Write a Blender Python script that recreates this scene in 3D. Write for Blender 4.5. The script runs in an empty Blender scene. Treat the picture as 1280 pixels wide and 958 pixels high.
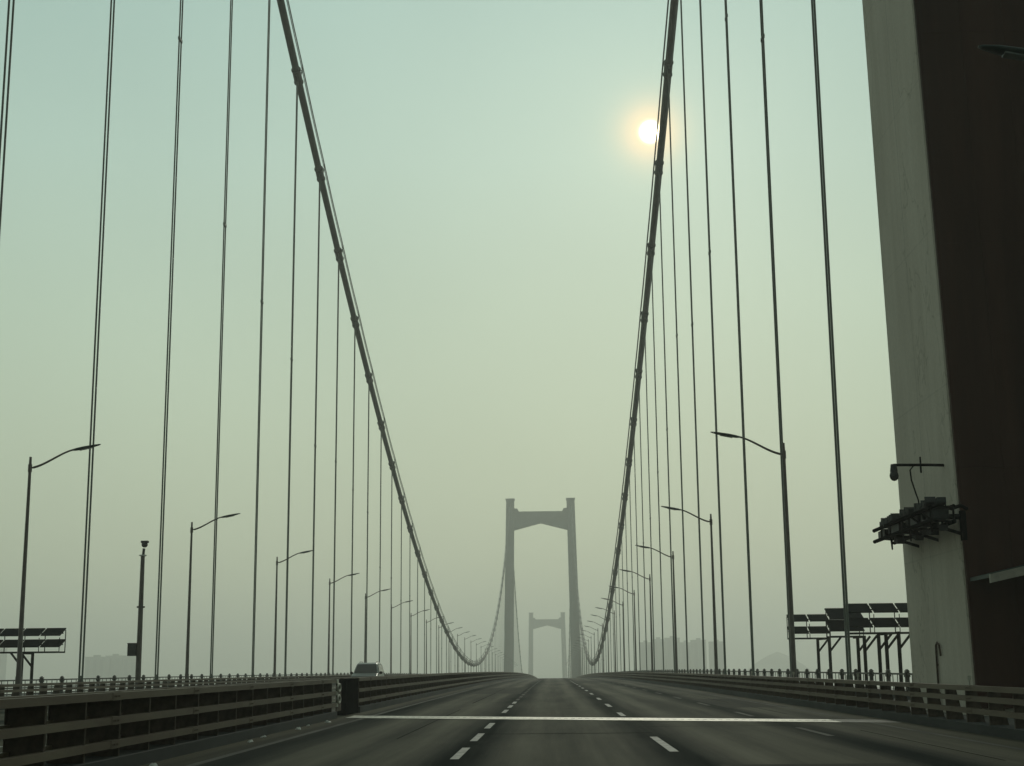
import bpy, bmesh, math, random
from mathutils import Vector, Matrix
random.seed(7)
R = math.radians
scene = bpy.context.scene
COL = scene.collection

# ------------------------------------------------------------------ camera
F_PX, PITCH, YAW, ROLL, H_EYE = 1793.4, 0.1943, -0.0261, -0.0098, 1.5
cam_d = bpy.data.cameras.new('camera')
cam = bpy.data.objects.new('camera', cam_d)
COL.objects.link(cam)
fw = Vector((math.sin(YAW)*math.cos(PITCH), math.cos(YAW)*math.cos(PITCH), math.sin(PITCH)))
r0 = Vector((math.cos(YAW), -math.sin(YAW), 0))
u0 = r0.cross(fw)
rt = r0*math.cos(ROLL) + u0*math.sin(ROLL)
up = -r0*math.sin(ROLL) + u0*math.cos(ROLL)
cam.matrix_world = Matrix(((rt.x, up.x, -fw.x, 0), (rt.y, up.y, -fw.y, 0), (rt.z, up.z, -fw.z, H_EYE), (0, 0, 0, 1)))
cam_d.sensor_width = 36
cam_d.lens = 36*F_PX/1280
cam_d.clip_start = 0.3
cam_d.clip_end = 30000
scene.camera = cam

# ------------------------------------------------------------------ world, sun, exposure
SUN = (fw + rt*((813-640)/F_PX) + up*((479-165)/F_PX)).normalized()   # where the pale disc stands in the sky
sun_el = math.asin(SUN.z)
sun_az = math.atan2(SUN.x, SUN.y)
w = bpy.data.worlds.new('World')
scene.world = w
w.use_nodes = True
nt = w.node_tree
nt.nodes.clear()
def N(t, **k):
    n = nt.nodes.new(t)
    for a, b in k.items():
        setattr(n, a, b)
    return n
def math_n(op, a, b=None, clamp=False):
    n = N('ShaderNodeMath', operation=op, use_clamp=clamp)
    for i, v in enumerate((a, b)):
        if v is None: continue
        if isinstance(v, (int, float)): n.inputs[i].default_value = v
        else: nt.links.new(v, n.inputs[i])
    return n.outputs[0]
tc = N('ShaderNodeTexCoord')
vn = N('ShaderNodeVectorMath', operation='NORMALIZE')
nt.links.new(tc.outputs['Generated'], vn.inputs[0])
sep = N('ShaderNodeSeparateXYZ')
nt.links.new(vn.outputs[0], sep.inputs[0])
ramp = N('ShaderNodeValToRGB')
els = ramp.color_ramp.elements
SKYC = [(0.0, (0.46, 0.52, 0.37)), (0.07, (0.47, 0.54, 0.385)), (0.15, (0.475, 0.575, 0.425)), (0.24, (0.47, 0.605, 0.475)),
        (0.34, (0.445, 0.61, 0.52)), (0.45, (0.385, 0.56, 0.50)), (0.62, (0.36, 0.46, 0.41)), (1.0, (0.33, 0.37, 0.32))]
els[0].position, els[0].color = SKYC[0][0], (*SKYC[0][1], 1)
els[1].position, els[1].color = SKYC[-1][0], (*SKYC[-1][1], 1)
for p, c in SKYC[1:-1]:
    e = els.new(p); e.color = (*c, 1)
nt.links.new(sep.outputs['Z'], ramp.inputs[0])
dt = N('ShaderNodeVectorMath', operation='DOT_PRODUCT')
nt.links.new(vn.outputs[0], dt.inputs[0]); dt.inputs[1].default_value = SUN
dot = dt.outputs['Value']
half = math_n('MULTIPLY_ADD', dot, 0.5); half.node.inputs[2].default_value = 0.5
half = math_n('MAXIMUM', half, 0.0)
side = math_n('POWER', half, 1.5)
side = math_n('MULTIPLY', side, 0.73)
side = math_n('ADD', side, 0.27)
# uneven thick air: very soft large patches
nz = N('ShaderNodeTexNoise'); nz.inputs['Scale'].default_value = 3.2; nz.inputs['Detail'].default_value = 2.0
nt.links.new(vn.outputs[0], nz.inputs['Vector'])
patch = math_n('MULTIPLY', nz.outputs['Fac'], 0.30)
patch = math_n('ADD', patch, 0.85)
side = math_n('MULTIPLY', side, patch)
sc1 = N('ShaderNodeVectorMath', operation='SCALE')
tint = N('ShaderNodeVectorMath', operation='MULTIPLY'); tint.inputs[1].default_value = (1.0, 1.015, 1.01)
nt.links.new(ramp.outputs['Color'], tint.inputs[0]); nt.links.new(tint.outputs[0], sc1.inputs[0]); nt.links.new(side, sc1.inputs['Scale'])
ang = math_n('ARCCOSINE', math_n('MINIMUM', dot, 0.9999999))
def lobe(width, amp, col, power=1.0):
    a = math_n('DIVIDE', ang, width)
    a = math_n('POWER', a, power)
    a = math_n('EXPONENT', math_n('MULTIPLY', a, -1.0))
    a = math_n('MULTIPLY', a, amp)
    s = N('ShaderNodeVectorMath', operation='SCALE')
    s.inputs[0].default_value = col
    nt.links.new(a, s.inputs['Scale'])
    return s.outputs[0]
tot = sc1.outputs[0]
for wd, am, co, pw in ((0.0060, 9.0, (1.0, 0.95, 0.62), 3.6), (0.0175, 0.80, (1.0, 0.38, 0.02), 1.8), (0.038, 0.11, (1.0, 0.86, 0.45), 1.3)):
    ad = N('ShaderNodeVectorMath', operation='ADD')
    nt.links.new(tot, ad.inputs[0]); nt.links.new(lobe(wd, am, co, pw), ad.inputs[1])
    tot = ad.outputs[0]
bg_haze = N('ShaderNodeBackground'); bg_haze.inputs['Strength'].default_value = 1.03
nt.links.new(tot, bg_haze.inputs['Color'])
sky = N('ShaderNodeTexSky', sky_type='NISHITA')
sky.sun_disc = False; sky.sun_elevation = sun_el; sky.sun_rotation = sun_az
sky.dust_density = 4.0; sky.air_density = 1.0; sky.altitude = 60
bg_sky = N('ShaderNodeBackground'); bg_sky.inputs['Strength'].default_value = 0.05
nt.links.new(sky.outputs['Color'], bg_sky.inputs['Color'])
mix = N('ShaderNodeMixShader'); mix.inputs[0].default_value = 0.96      # nearly all veiled by the murk
nt.links.new(bg_sky.outputs[0], mix.inputs[1]); nt.links.new(bg_haze.outputs[0], mix.inputs[2])
wo = N('ShaderNodeOutputWorld')
nt.links.new(mix.outputs[0], wo.inputs['Surface'])

sl = bpy.data.lights.new('sun', 'SUN')
sl.energy = 0.5; sl.angle = R(10); sl.color = (1.0, 0.96, 0.80)
so = bpy.data.objects.new('sun', sl)
COL.objects.link(so)
so.rotation_euler = SUN.to_track_quat('Z', 'Y').to_euler()
so.location = (200, 400, 300)
scene.view_settings.view_transform = 'Standard'
scene.view_settings.look = 'None'
scene.view_settings.exposure = 0.0
scene.view_settings.gamma = 1.0
scene.cycles.volume_bounces = 5
scene.cycles.max_bounces = 8
scene.cycles.use_denoising = True
scene.cycles.volume_max_steps = 64

# ------------------------------------------------------------------ helpers
def tag(o, label=None, cat=None, group=None, kind=None):
    if label: o['label'] = label
    if cat: o['category'] = cat
    if group: o['group'] = group
    if kind: o['kind'] = kind
    return o
def empty(name, loc=(0, 0, 0)):
    o = bpy.data.objects.new(name, None)
    o.empty_display_size = 0.3
    COL.objects.link(o); o.location = loc
    return o
class MB:
    def __init__(s): s.v = []; s.f = []; s.m = []; s.sm = []
    def add(s, vs, fs, mat=0, smooth=False):
        b = len(s.v); s.v += [tuple(p) for p in vs]
        for f in fs: s.f.append([b+i for i in f]); s.m.append(mat); s.sm.append(smooth)
    def box(s, x0, x1, y0, y1, z0, z1, mat=0):
        s.prism([(x0, y0), (x1, y0), (x1, y1), (x0, y1)], z0, z1, mat)
    def prism(s, pts, z0, z1, mat=0):
        n = len(pts)
        vs = [(x, y, z0) for x, y in pts] + [(x, y, z1) for x, y in pts]
        fs = [list(range(n))[::-1], list(range(n, 2*n))] + [[i, (i+1) % n, n+(i+1) % n, n+i] for i in range(n)]
        s.add(vs, fs, mat)
    def hexa(s, lo, hi, mat=0):     # two quads of 3-D points
        s.add(list(lo)+list(hi), [[3, 2, 1, 0], [4, 5, 6, 7], [0, 1, 5, 4], [1, 2, 6, 5], [2, 3, 7, 6], [3, 0, 4, 7]], mat)
    def obox(s, c, ax, ay, az, mat=0):  # centre and three half-axis vectors
        c, ax, ay, az = map(Vector, (c, ax, ay, az))
        s.hexa([c-ax-ay-az, c+ax-ay-az, c+ax+ay-az, c-ax+ay-az], [c-ax-ay+az, c+ax-ay+az, c+ax+ay+az, c-ax+ay+az], mat)
    def tube(s, pts, r, n=8, mat=0, smooth=True):
        pts = [Vector(p) for p in pts]
        rs = r if isinstance(r, (list, tuple)) else [r]*len(pts)
        vs = []; fs = []
        for i, p in enumerate(pts):
            d = (pts[min(i+1, len(pts)-1)]-pts[max(i-1, 0)]).normalized()
            a = d.cross(Vector((1, 0, 0)))
            if a.length < 0.2: a = d.cross(Vector((0, 1, 0)))
            a.normalize(); b = d.cross(a)
            vs += [p+(a*math.cos(t*2*math.pi/n)+b*math.sin(t*2*math.pi/n))*rs[i] for t in range(n)]
        for i in range(len(pts)-1):
            for t in range(n):
                fs.append([i*n+t, i*n+(t+1) % n, (i+1)*n+(t+1) % n, (i+1)*n+t])
        s.add(vs, fs, mat, smooth)
        s.add(vs[:n], [list(range(n))[::-1]], mat); s.add(vs[-n:], [list(range(n))], mat)
    def ball(s, c, rx, ry, rz, mat=0, n=12):
        c = Vector(c); vs = []; fs = []
        m = n//2
        for i in range(m+1):
            th = math.pi*i/m
            for j in range(n):
                ph = 2*math.pi*j/n
                vs.append(c+Vector((rx*math.sin(th)*math.cos(ph), ry*math.sin(th)*math.sin(ph), rz*math.cos(th))))
        for i in range(m):
            for j in range(n):
                fs.append([i*n+j, (i+1)*n+j, (i+1)*n+(j+1) % n, i*n+(j+1) % n])
        s.add(vs, fs, mat, True)
    def build(s, name, mats, parent=None, loc=None, bevel=0, kind=None):
        me = bpy.data.meshes.new(name)
        me.from_pydata(s.v, [], s.f)
        if not isinstance(mats, (list, tuple)): mats = [mats]
        for m_ in mats: me.materials.append(m_)
        for p, mi, sm in zip(me.polygons, s.m, s.sm): p.material_index = mi; p.use_smooth = sm
        me.update()
        bm_ = bmesh.new(); bm_.from_mesh(me)
        bmesh.ops.recalc_face_normals(bm_, faces=bm_.faces)
        bm_.to_mesh(me); bm_.free()
        o = bpy.data.objects.new(name, me)
        COL.objects.link(o)
        if parent: o.parent = parent
        if loc: o.location = loc
        if bevel:
            b = o.modifiers.new('bevel', 'BEVEL'); b.width = bevel; b.segments = 2; b.limit_method = 'ANGLE'
        if kind: o['kind'] = kind
        return o
def copy_tree(o, parent=None):
    c = o.copy(); COL.objects.link(c)
    c.parent = parent
    for ch in list(o.children): copy_tree(ch, c)
    return c

def mat(name, base, rough=0.7, metal=0.0, var=0.0, scale=4.0, stretch=(1, 1, 1), bump=0.0, col2=None, spec=0.5, streak=None):
    m = bpy.data.materials.new(name); m.use_nodes = True
    t = m.node_tree; n = t.nodes; l = t.links
    b = n['Principled BSDF']
    b.inputs['Roughness'].default_value = rough
    b.inputs['Metallic'].default_value = metal
    b.inputs['Specular IOR Level'].default_value = spec
    b.inputs['Base Color'].default_value = (*base, 1)
    if var or col2:
        co = n.new('ShaderNodeTexCoord'); mp = n.new('ShaderNodeMapping'); mp.inputs['Scale'].default_value = stretch
        l.new(co.outputs['Object'], mp.inputs[0])
        no = n.new('ShaderNodeTexNoise'); no.inputs['Scale'].default_value = scale; no.inputs['Detail'].default_value = 8; no.inputs['Roughness'].default_value = 0.6
        l.new(mp.outputs[0], no.inputs['Vector'])
        rp = n.new('ShaderNodeValToRGB')
        c2 = col2 or tuple(x*(1-var) for x in base)
        c1 = base if col2 else tuple(min(1, x*(1+var)) for x in base)
        rp.color_ramp.elements[0].position = 0.36; rp.color_ramp.elements[0].color = (*c2, 1)
        rp.color_ramp.elements[1].position = 0.64; rp.color_ramp.elements[1].color = (*c1, 1)
        l.new(no.outputs['Fac'], rp.inputs[0]); l.new(rp.outputs[0], b.inputs['Base Color'])
        if bump:
            bp = n.new('ShaderNodeBump'); bp.inputs['Strength'].default_value = bump; bp.inputs['Distance'].default_value = 0.02
            l.new(no.outputs['Fac'], bp.inputs['Height']); l.new(bp.outputs[0], b.inputs['Normal'])
    return m

M = {}
M['steel_green'] = mat('painted_steel', (0.095, 0.115, 0.095), 0.55, 0.0, 0.25, 1.5)
M['cable'] = mat('wrapped_cable_paint', (0.065, 0.08, 0.07), 0.6, 0.0, 0.3, 0.8)
M['lamp_paint'] = mat('lamp_paint', (0.10, 0.085, 0.075), 0.5, 0.0, 0.2, 2.0)
M['lamp_head'] = mat('lamp_head_paint', (0.014, 0.034, 0.029), 0.6, 0.0, 0.2, 2.0)
M['glass_lens'] = mat('lamp_lens', (0.12, 0.14, 0.13), 0.3)
M['tower_far'] = mat('tower_concrete', (0.145, 0.175, 0.175), 0.85, 0, 0.15, 0.15)
M['rail'] = mat('barrier_rail_paint', (0.150, 0.118, 0.078), 0.6, 0, 0.3, 1.2, (1, .25, 1), col2=(0.10, 0.068, 0.045), spec=.3)
M['post'] = mat('barrier_post_paint', (0.085, 0.064, 0.047), 0.75, 0, 0.35, 5, spec=.2)
M['plinth'] = mat('plinth_concrete', (0.024, 0.027, 0.026), 0.9, 0, 0.35, 1.2, (1, .3, 1))
M['fence'] = mat('fence_paint', (0.06, 0.06, 0.05), 0.65, 0, 0.25, 3)
M['walk'] = mat('walkway_paving', (0.05, 0.05, 0.045), 0.9, 0, 0.2, 0.8)
M['girder'] = mat('girder_paint', (0.10, 0.105, 0.10), 0.6, 0, 0.15, 0.3)
M['dark'] = mat('dark_steel', (0.008, 0.0095, 0.0095), 0.95, 0, 0.2, 3, spec=.0)
M['equip'] = mat('equipment_casing', (0.022, 0.026, 0.026), 0.6, 0.0, 0.4, 6)
M['pale_metal'] = mat('galvanised_end', (0.40, 0.39, 0.33), 0.6, 0.2, 0.2, 9)
M['pv'] = mat('panel_glass', (0.012, 0.014, 0.015), 0.85, 0, 0.2, 4, spec=0.03)
M['pv_frame'] = mat('rack_steel', (0.022, 0.023, 0.020), 0.85, 0, 0.2, 4, spec=.08)
M['white'] = mat('white_plastic', (0.7, 0.7, 0.66), 0.6, 0, 0.1, 6)
M['canopy'] = mat('canopy_fascia', (0.36, 0.33, 0.28), 0.8, 0, 0.15, 3)
M['car'] = mat('silver_paint', (0.13, 0.145, 0.135), 0.35, 0.25, 0.03, 1)
M['car_glass'] = mat('car_glass', (0.02, 0.028, 0.028), 0.15, 0)
M['tyre'] = mat('tyre_rubber', (0.02, 0.02, 0.02), 0.9)
M['building'] = mat('distant_facade', (0.22, 0.24, 0.22), 0.9, 0, 0.15, 0.05)
M['bwin'] = mat('distant_window', (0.13, 0.145, 0.14), 0.6)

# concrete of the near tower: form joints, water streaks, hairline cracks
def tower_concrete():
    m = mat('near_tower_concrete', (0.40, 0.39, 0.345), 0.88)
    t = m.node_tree; n = t.nodes; l = t.links; b = n['Principled BSDF']
    co = n.new('ShaderNodeTexCoord')
    def noise(scale, stretch, detail=6):
        mp = n.new('ShaderNodeMapping'); mp.inputs['Scale'].default_value = stretch
        l.new(co.outputs['Object'], mp.inputs[0])
        q = n.new('ShaderNodeTexNoise'); q.inputs['Scale'].default_value = scale; q.inputs['Detail'].default_value = detail
        l.new(mp.outputs[0], q.inputs['Vector']); return q
    a = noise(0.35, (1, 1, .6)); c = noise(2.2, (1, 1, .06)); d = noise(9, (1, 1, 1))
    def ramp_(src, p0, c0, p1, c1):
        r = n.new('ShaderNodeValToRGB'); e = r.color_ramp.elements
        e[0].position, e[0].color = p0, (*c0, 1); e[1].position, e[1].color = p1, (*c1, 1)
        l.new(src, r.inputs[0]); return r.outputs[0]
    def mul(x, y):
        k = n.new('ShaderNodeMix'); k.data_type = 'RGBA'; k.blend_type = 'MULTIPLY'; k.inputs[0].default_value = 1
        l.new(x, k.inputs[6]); l.new(y, k.inputs[7]); return k.outputs[2]
    col = ramp_(a.outputs['Fac'], .3, (.51, .46, .39), .7, (.61, .56, .48))
    col = mul(col, ramp_(c.outputs['Fac'], 0.30, (.90, .89, .87), .65, (1, 1, 1)))
    col = mul(col, ramp_(d.outputs['Fac'], .3, (.93, .93, .93), .7, (1.04, 1.04, 1.04)))
    cr = noise(.28, (1, 1, .45), 7)
    k1 = n.new('ShaderNodeMath'); k1.operation = 'SUBTRACT'; l.new(cr.outputs['Fac'], k1.inputs[0]); k1.inputs[1].default_value = .5
    k2 = n.new('ShaderNodeMath'); k2.operation = 'ABSOLUTE'; l.new(k1.outputs[0], k2.inputs[0])
    col = mul(col, ramp_(k2.outputs[0], .001, (.72, .71, .68), .004, (1, 1, 1)))
    # form joints: every 4.5 m up, and one upright joint
    sp = n.new('ShaderNodeSeparateXYZ'); l.new(co.outputs['Object'], sp.inputs[0])
    def line(src, period, width):
        k = n.new('ShaderNodeMath'); k.operation = 'PINGPONG'; l.new(src, k.inputs[0]); k.inputs[1].default_value = period/2
        g = n.new('ShaderNodeMath'); g.operation = 'LESS_THAN'; l.new(k.outputs[0], g.inputs[0]); g.inputs[1].default_value = width
        return g.outputs[0]
    for src, per, wd, dk in ((sp.outputs['Z'], 4.5, .025, .90), (sp.outputs['Y'], 4.9, .03, .80)):
        col = mul(col, ramp_(line(src, per, wd), .4, (1, 1, 1), .6, (dk, dk, dk)))
    l.new(col, b.inputs['Base Color'])
    bp = n.new('ShaderNodeBump'); bp.inputs['Strength'].default_value = .3; bp.inputs['Distance'].default_value = .02
    l.new(d.outputs['Fac'], bp.inputs['Height']); l.new(bp.outputs[0], b.inputs['Normal'])
    return m
M['tower_near'] = tower_concrete()
M['tower_front'] = mat('red_brown_backlit_shade', (0.046, 0.021, 0.015), 0.85, 0, 0.35, 0.5, (1, 1, .12), spec=0.2)  # shade of the near tower's backlit front, put into the base colour

def asphalt(name):
    m = mat(name, (0.05, 0.05, 0.045), 0.7)
    t = m.node_tree; n = t.nodes; l = t.links; b = n['Principled BSDF']
    co = n.new('ShaderNodeTexCoord')
    def noise(scale, stretch, detail=5, rough=.55):
        mp = n.new('ShaderNodeMapping'); mp.inputs['Scale'].default_value = stretch
        l.new(co.outputs['Object'], mp.inputs[0])
        q = n.new('ShaderNodeTexNoise'); q.inputs['Scale'].default_value = scale; q.inputs['Detail'].default_value = detail; q.inputs['Roughness'].default_value = rough
        l.new(mp.outputs[0], q.inputs['Vector']); return q.outputs['Fac']
    def M_(op, a, bb=None, c=None, clamp=False):
        k = n.new('ShaderNodeMath'); k.operation = op; k.use_clamp = clamp
        for i, v in enumerate((a, bb, c)):
            if v is None: continue
            if isinstance(v, (int, float)): k.inputs[i].default_value = v
            else: l.new(v, k.inputs[i])
        return k.outputs[0]
    sp = n.new('ShaderNodeSeparateXYZ'); l.new(co.outputs['Object'], sp.inputs[0])
    wob = noise(0.012, (1, 1, 1))
    xx = M_('ADD', sp.outputs['X'], M_('MULTIPLY', wob, .8))
    # worn wheel paths: two per 3.75 m lane; lanes start at x = 2.1
    ph = M_('MULTIPLY', M_('ADD', xx, -2.1-.4+.94), 2*math.pi/1.875)
    trk = M_('MULTIPLY_ADD', M_('COSINE', ph), .5, .5)
    lane = M_('MULTIPLY_ADD', M_('COSINE', M_('MULTIPLY', M_('ADD', xx, -2.5-1.87), 2*math.pi/3.75)), .5, .5)
    streak = noise(1.6, (1, .018, 1), 6, .6)
    patchy = noise(.09, (1, .35, 1), 5)
    blot = noise(.55, (1, .12, 1), 6, .62)
    fine = noise(26, (1, 1, 1), 3)
    v = M_('MULTIPLY', trk, .34)
    v = M_('ADD', v, M_('MULTIPLY', lane, .42))
    v = M_('ADD', v, M_('MULTIPLY', streak, .75))
    v = M_('ADD', v, M_('MULTIPLY', patchy, .5))
    v = M_('ADD', v, M_('MULTIPLY', blot, .55))
    v = M_('ADD', v, M_('MULTIPLY', fine, .22))
    v = M_('MULTIPLY_ADD', v, 1.15, -1.08, clamp=True)
    r = n.new('ShaderNodeValToRGB'); e = r.color_ramp.elements
    e[0].position, e[0].color = 0.08, (.014, .020, .018, 1)
    e[1].position, e[1].color = .95, (.100, .095, .062, 1)
    k = e.new(.5); k.color = (.042, .043, .031, 1)
    l.new(v, r.inputs[0]); l.new(r.outputs[0], b.inputs['Base Color'])
    l.new(M_('MULTIPLY_ADD', v, -.08, .88), b.inputs['Roughness'])
    l.new(M_('MULTIPLY_ADD', v, .06, .004), b.inputs['Specular IOR Level'])
    bp = n.new('ShaderNodeBump'); bp.inputs['Strength'].default_value = .5; bp.inputs['Distance'].default_value = .01
    l.new(noise(60, (1, 1, 1), 2), bp.inputs['Height']); l.new(bp.outputs[0], b.inputs['Normal'])
    return m
M['asphalt'] = asphalt('bridge_asphalt')
def worn_paint():
    m = mat('worn_road_paint', (.5, .5, .44), .7)
    t = m.node_tree; n = t.nodes; l = t.links; b = n['Principled BSDF']
    co = n.new('ShaderNodeTexCoord'); q = n.new('ShaderNodeTexNoise'); q.inputs['Scale'].default_value = 3.5; q.inputs['Detail'].default_value = 8; q.inputs['Roughness'].default_value = .7
    l.new(co.outputs['Object'], q.inputs['Vector'])
    r = n.new('ShaderNodeValToRGB'); e = r.color_ramp.elements
    e[0].position, e[0].color = .34, (.07, .07, .06, 1); e[1].position, e[1].color = .55, (.27, .275, .25, 1)
    l.new(q.outputs['Fac'], r.inputs[0]); l.new(r.outputs[0], b.inputs['Base Color'])
    return m
M['paint'] = worn_paint()
M['paint_faint'] = mat('faded_edge_paint', (.055, .058, .048), .8, 0, .5, 1.5, (1, .2, 1), spec=.1)
M['joint'] = mat('polished_joint_steel', (.33, .32, .26), .5, .4, .5, 1.1)
M['joint_rubber'] = mat('joint_seal', (.02, .02, .02), .8)
M['water'] = mat('river_water', (.03, .045, .04), .12, 0, .1, .02, bump=.2)
M['ground'] = mat('river_bank_ground', (.07, .08, .05), .95, 0, .3, .01)

# ------------------------------------------------------------------ measures of the bridge (metres, y runs along the bridge)
ROAD_R = 38000.0
def zr(y): return -max(y, 0.0)**2/(2*ROAD_R)
T1, T2, T3 = 42.95, 892.95, 1742.95
XL, XR, XC = -25.35, 12.66, -6.35
def zcable(y):
    if y <= T2: return 1.7 + 98.6*((y-467.95)/425.0)**2
    s = (y-T2)/850.0
    return 100.3 + (60.2-100.3)*s - 4*98.2*s*(1-s)
YS = [-30+5*i for i in range(0, 190)] + [925+25*i for i in range(0, 46)]
def strip(mb, x0, x1, ya, yb, dz0, dz1, m=0, step=7.5):
    """box section that follows the road's long crest"""
    n = max(1, int((yb-ya)/step)); ys = [ya+(yb-ya)*i/n for i in range(n+1)]
    vs = []; fs = []
    for y in ys:
        z = zr(y); vs += [(x0, y, z+dz0), (x1, y, z+dz0), (x1, y, z+dz1), (x0, y, z+dz1)]
    for i in range(n):
        a = i*4; c = a+4
        for k in range(4): fs.append([a+k, a+(k+1) % 4, c+(k+1) % 4, c+k])
    fs += [[3, 2, 1, 0], [n*4, n*4+1, n*4+2, n*4+3]]
    mb.add(vs, fs, m)
def sheet(mb, x0, x1, ya, yb, dz, m=0, step=5):
    n = max(1, int((yb-ya)/step)); ys = [ya+(yb-ya)*i/n for i in range(n+1)]
    vs = []
    for y in ys: vs += [(x0, y, zr(y)+dz), (x1, y, zr(y)+dz)]
    mb.add(vs, [[i*2, i*2+1, i*2+3, i*2+2] for i in range(n)], m)

# ------------------------------------------------------------------ setting: river, bank, road, walkways
b = MB(); b.add([(-14000, -3000, -62), (14000, -3000, -62), (14000, 16000, -62), (-14000, 16000, -62)], [[0, 1, 2, 3]])
b.build('river', M['water'], kind='structure')
b = MB(); b.prism([(-9000, 1950), (-2500, 2000), (0, 2080), (2500, 2010), (9000, 1960), (9000, 9000), (-9000, 9000)], -70, -56)
b.build('river_bank', M['ground'], kind='structure')
b = MB(); sheet(b, -22.0, 8.95, -30, 1900, 0.0); b.build('road', M['asphalt'], kind='structure')
b = MB()
strip(b, 9.35, 14.05, -30, 1900, -.25, .10, step=10)
strip(b, -27.15, -22.4, -30, 1900, -.25, .10, step=10)
b.build('walkway', M['walk'], kind='structure')
# hill far off to the right
b = MB(); n = 26; rings = 7
vs = []; fs = []
for i in range(rings+1):
    t = i/rings
    for j in range(n):
        a = 2*math.pi*j/n; rr = (1-t)**.8*(1+.18*math.sin(3*a+1)+.1*math.sin(7*a))
        vs.append((505+95*rr*math.cos(a), 3300+260*rr*math.sin(a), -56+82*t**.75))
for i in range(rings):
    for j in range(n): fs.append([i*n+j, i*n+(j+1) % n, (i+1)*n+(j+1) % n, (i+1)*n+j])
b.add(vs, fs, 0, True); b.build('hill', M['ground'], kind='structure')

# painted markings
b = MB()
left_d = [26.0, 31.8, 37.9]+[50+6.05*i for i in range(0, 3)]
for yc in left_d: sheet(b, -1.72, -1.57, yc-1.7, yc+1.7, .004)
for yc, ln in [(28.6, 5.4), (45.9, 3.4), (56.5, 4.2), (68.2, 4.2), (81, 4.2)]+[(93+12*i, 4.4) for i in range(0, 8)]:
    sheet(b, 2.02, 2.18, yc-ln/2, yc+ln/2, .004)
for xo in (-11.2, -14.9, -18.6):
    for i in range(30): sheet(b, xo, xo+.15, 2+12*i, 6.4+12*i, .004)
b.build('lane_marking', M['paint'], kind='structure')
b = MB()
for i in range(30): sheet(b, 5.72, 5.87, 31+12*i, 35.2+12*i, .004)
sheet(b, -5.82, -5.66, -20, 900, .004); sheet(b, 8.0, 8.13, -20, 900, .004)
sheet(b, -7.95, -7.80, -20, 900, .004); sheet(b, -21.5, -21.35, -20, 900, .004)
for i in range(3, 60): sheet(b, -1.72, -1.57, 48.3+6.05*i, 51.7+6.05*i, .004)
for i in range(8, 26): sheet(b, 2.02, 2.18, 90.8+12*i, 95.2+12*i, .004)
b.build('edge_line', M['paint_faint'], kind='structure')
b = MB(); rr = random.Random(5)
for xo in (-3.45, 7.0):
    y = -5
    while y < 260:
        L = rr.uniform(8, 26); j = rr.uniform(-.12, .12)
        sheet(b, xo+j, xo+j+rr.uniform(.03, .06), y, y+L, .003, step=4); y += L+rr.uniform(1, 18)
for y in (12.3, 21.7, 33.1, 36.4, 52.5, 63, 77.2, 96, 121, 150):
    x0 = rr.choice((-6.2, -1.5, 2.1)); x1 = x0+rr.choice((3.6, 3.7, 6.8))
    sheet(b, x0, min(x1, 8.8), y, y+rr.uniform(.05, .10), .0035)
b.build('tar_seam', mat('tar_sealant', (.012, .013, .012), 1.0, 0, .3, 3, spec=.0), kind='structure')
b = MB()
for x0, x1, ya, yb in ((2.5, 5.4, 17.5, 22.5), (6.1, 8.3, 52, 66), (-4.9, -1.9, 84, 112), (2.4, 5.2, 146, 181)):
    sheet(b, x0, x1, ya, yb, .002)
b.build('road_patch', mat('patched_asphalt', (.046, .045, .034), .9, 0, .35, 1.4, (1, .15, 1), col2=(.030, .032, .027), spec=.04), kind='structure')
# expansion joint, a little askew across the carriageway
jt = empty('expansion_joint', (1.2, 41.9, zr(42)))
tag(jt, 'bright steel expansion joint across the carriageway beside the near tower', 'expansion joint')
def skew(x0, x1, off, wd, z0, z1):
    k = -.46
    mb = MB()
    mb.hexa([(x0, k*x0+off, z0), (x1, k*x1+off, z0), (x1, k*x1+off+wd, z0), (x0, k*x0+off+wd, z0)],
            [(x0, k*x0+off, z1), (x1, k*x1+off, z1), (x1, k*x1+off+wd, z1), (x0, k*x0+off+wd, z1)])
    return mb
for off in (-.95, .05):
    skew(-7.5, 6.2, off, .9, -.02, .014).build('steel_edge', M['joint'], jt)
    skew(6.2, 7.6, off, .9, -.02, .012).build('steel_edge', mat('darker_joint_steel', (.12, .12, .10), .7, .2, .5, 2), jt)  # right end of each edge in a darker steel tone
for i in range(68):    # interlocking teeth across the gap
    if i == 0: tooth = MB()
    x_ = -7.3+.2*i; tooth.box(x_, x_+.1, -.46*x_-.06, -.46*x_+.06, -.01, .016)
tooth.build('joint_teeth', M['dark'], jt, kind='stuff')
skew(-7.5, 7.0, -.045, .09, -.02, .008).build('rubber_seal', M['joint_rubber'], jt)

# deck girder under it all
g = MB()
n = 97
sec = [(-27.1, -.25), (14.0, -.25), (14.0, -.75), (10.2, -3.2), (-23.0, -3.2), (-27.1, -.75)]
vs = []; fs = []
yy = [-30+20*i for i in range(n)]
for y in yy: vs += [(x, y, zr(y)+z-.02) for x, z in sec]
for i in range(n-1):
    for k in range(6): fs.append([i*6+k, i*6+(k+1) % 6, (i+1)*6+(k+1) % 6, (i+1)*6+k])
fs += [[5, 4, 3, 2, 1, 0], [(n-1)*6+k for k in range(6)]]
g.add(vs, fs)
gr = empty('bridge_girder'); tag(gr, 'long grey steel box girder carrying the whole roadway', 'bridge girder')
g.build('girder_box', M['girder'], gr)
for side, x0, x1 in ((1, 14.0, 18.6), (-1, -31.2, -27.1)):
    q = MB(); q.box(x0, x1, 58, 92, -.5, .08); q.build('side_platform', M['girder'], gr)

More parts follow.
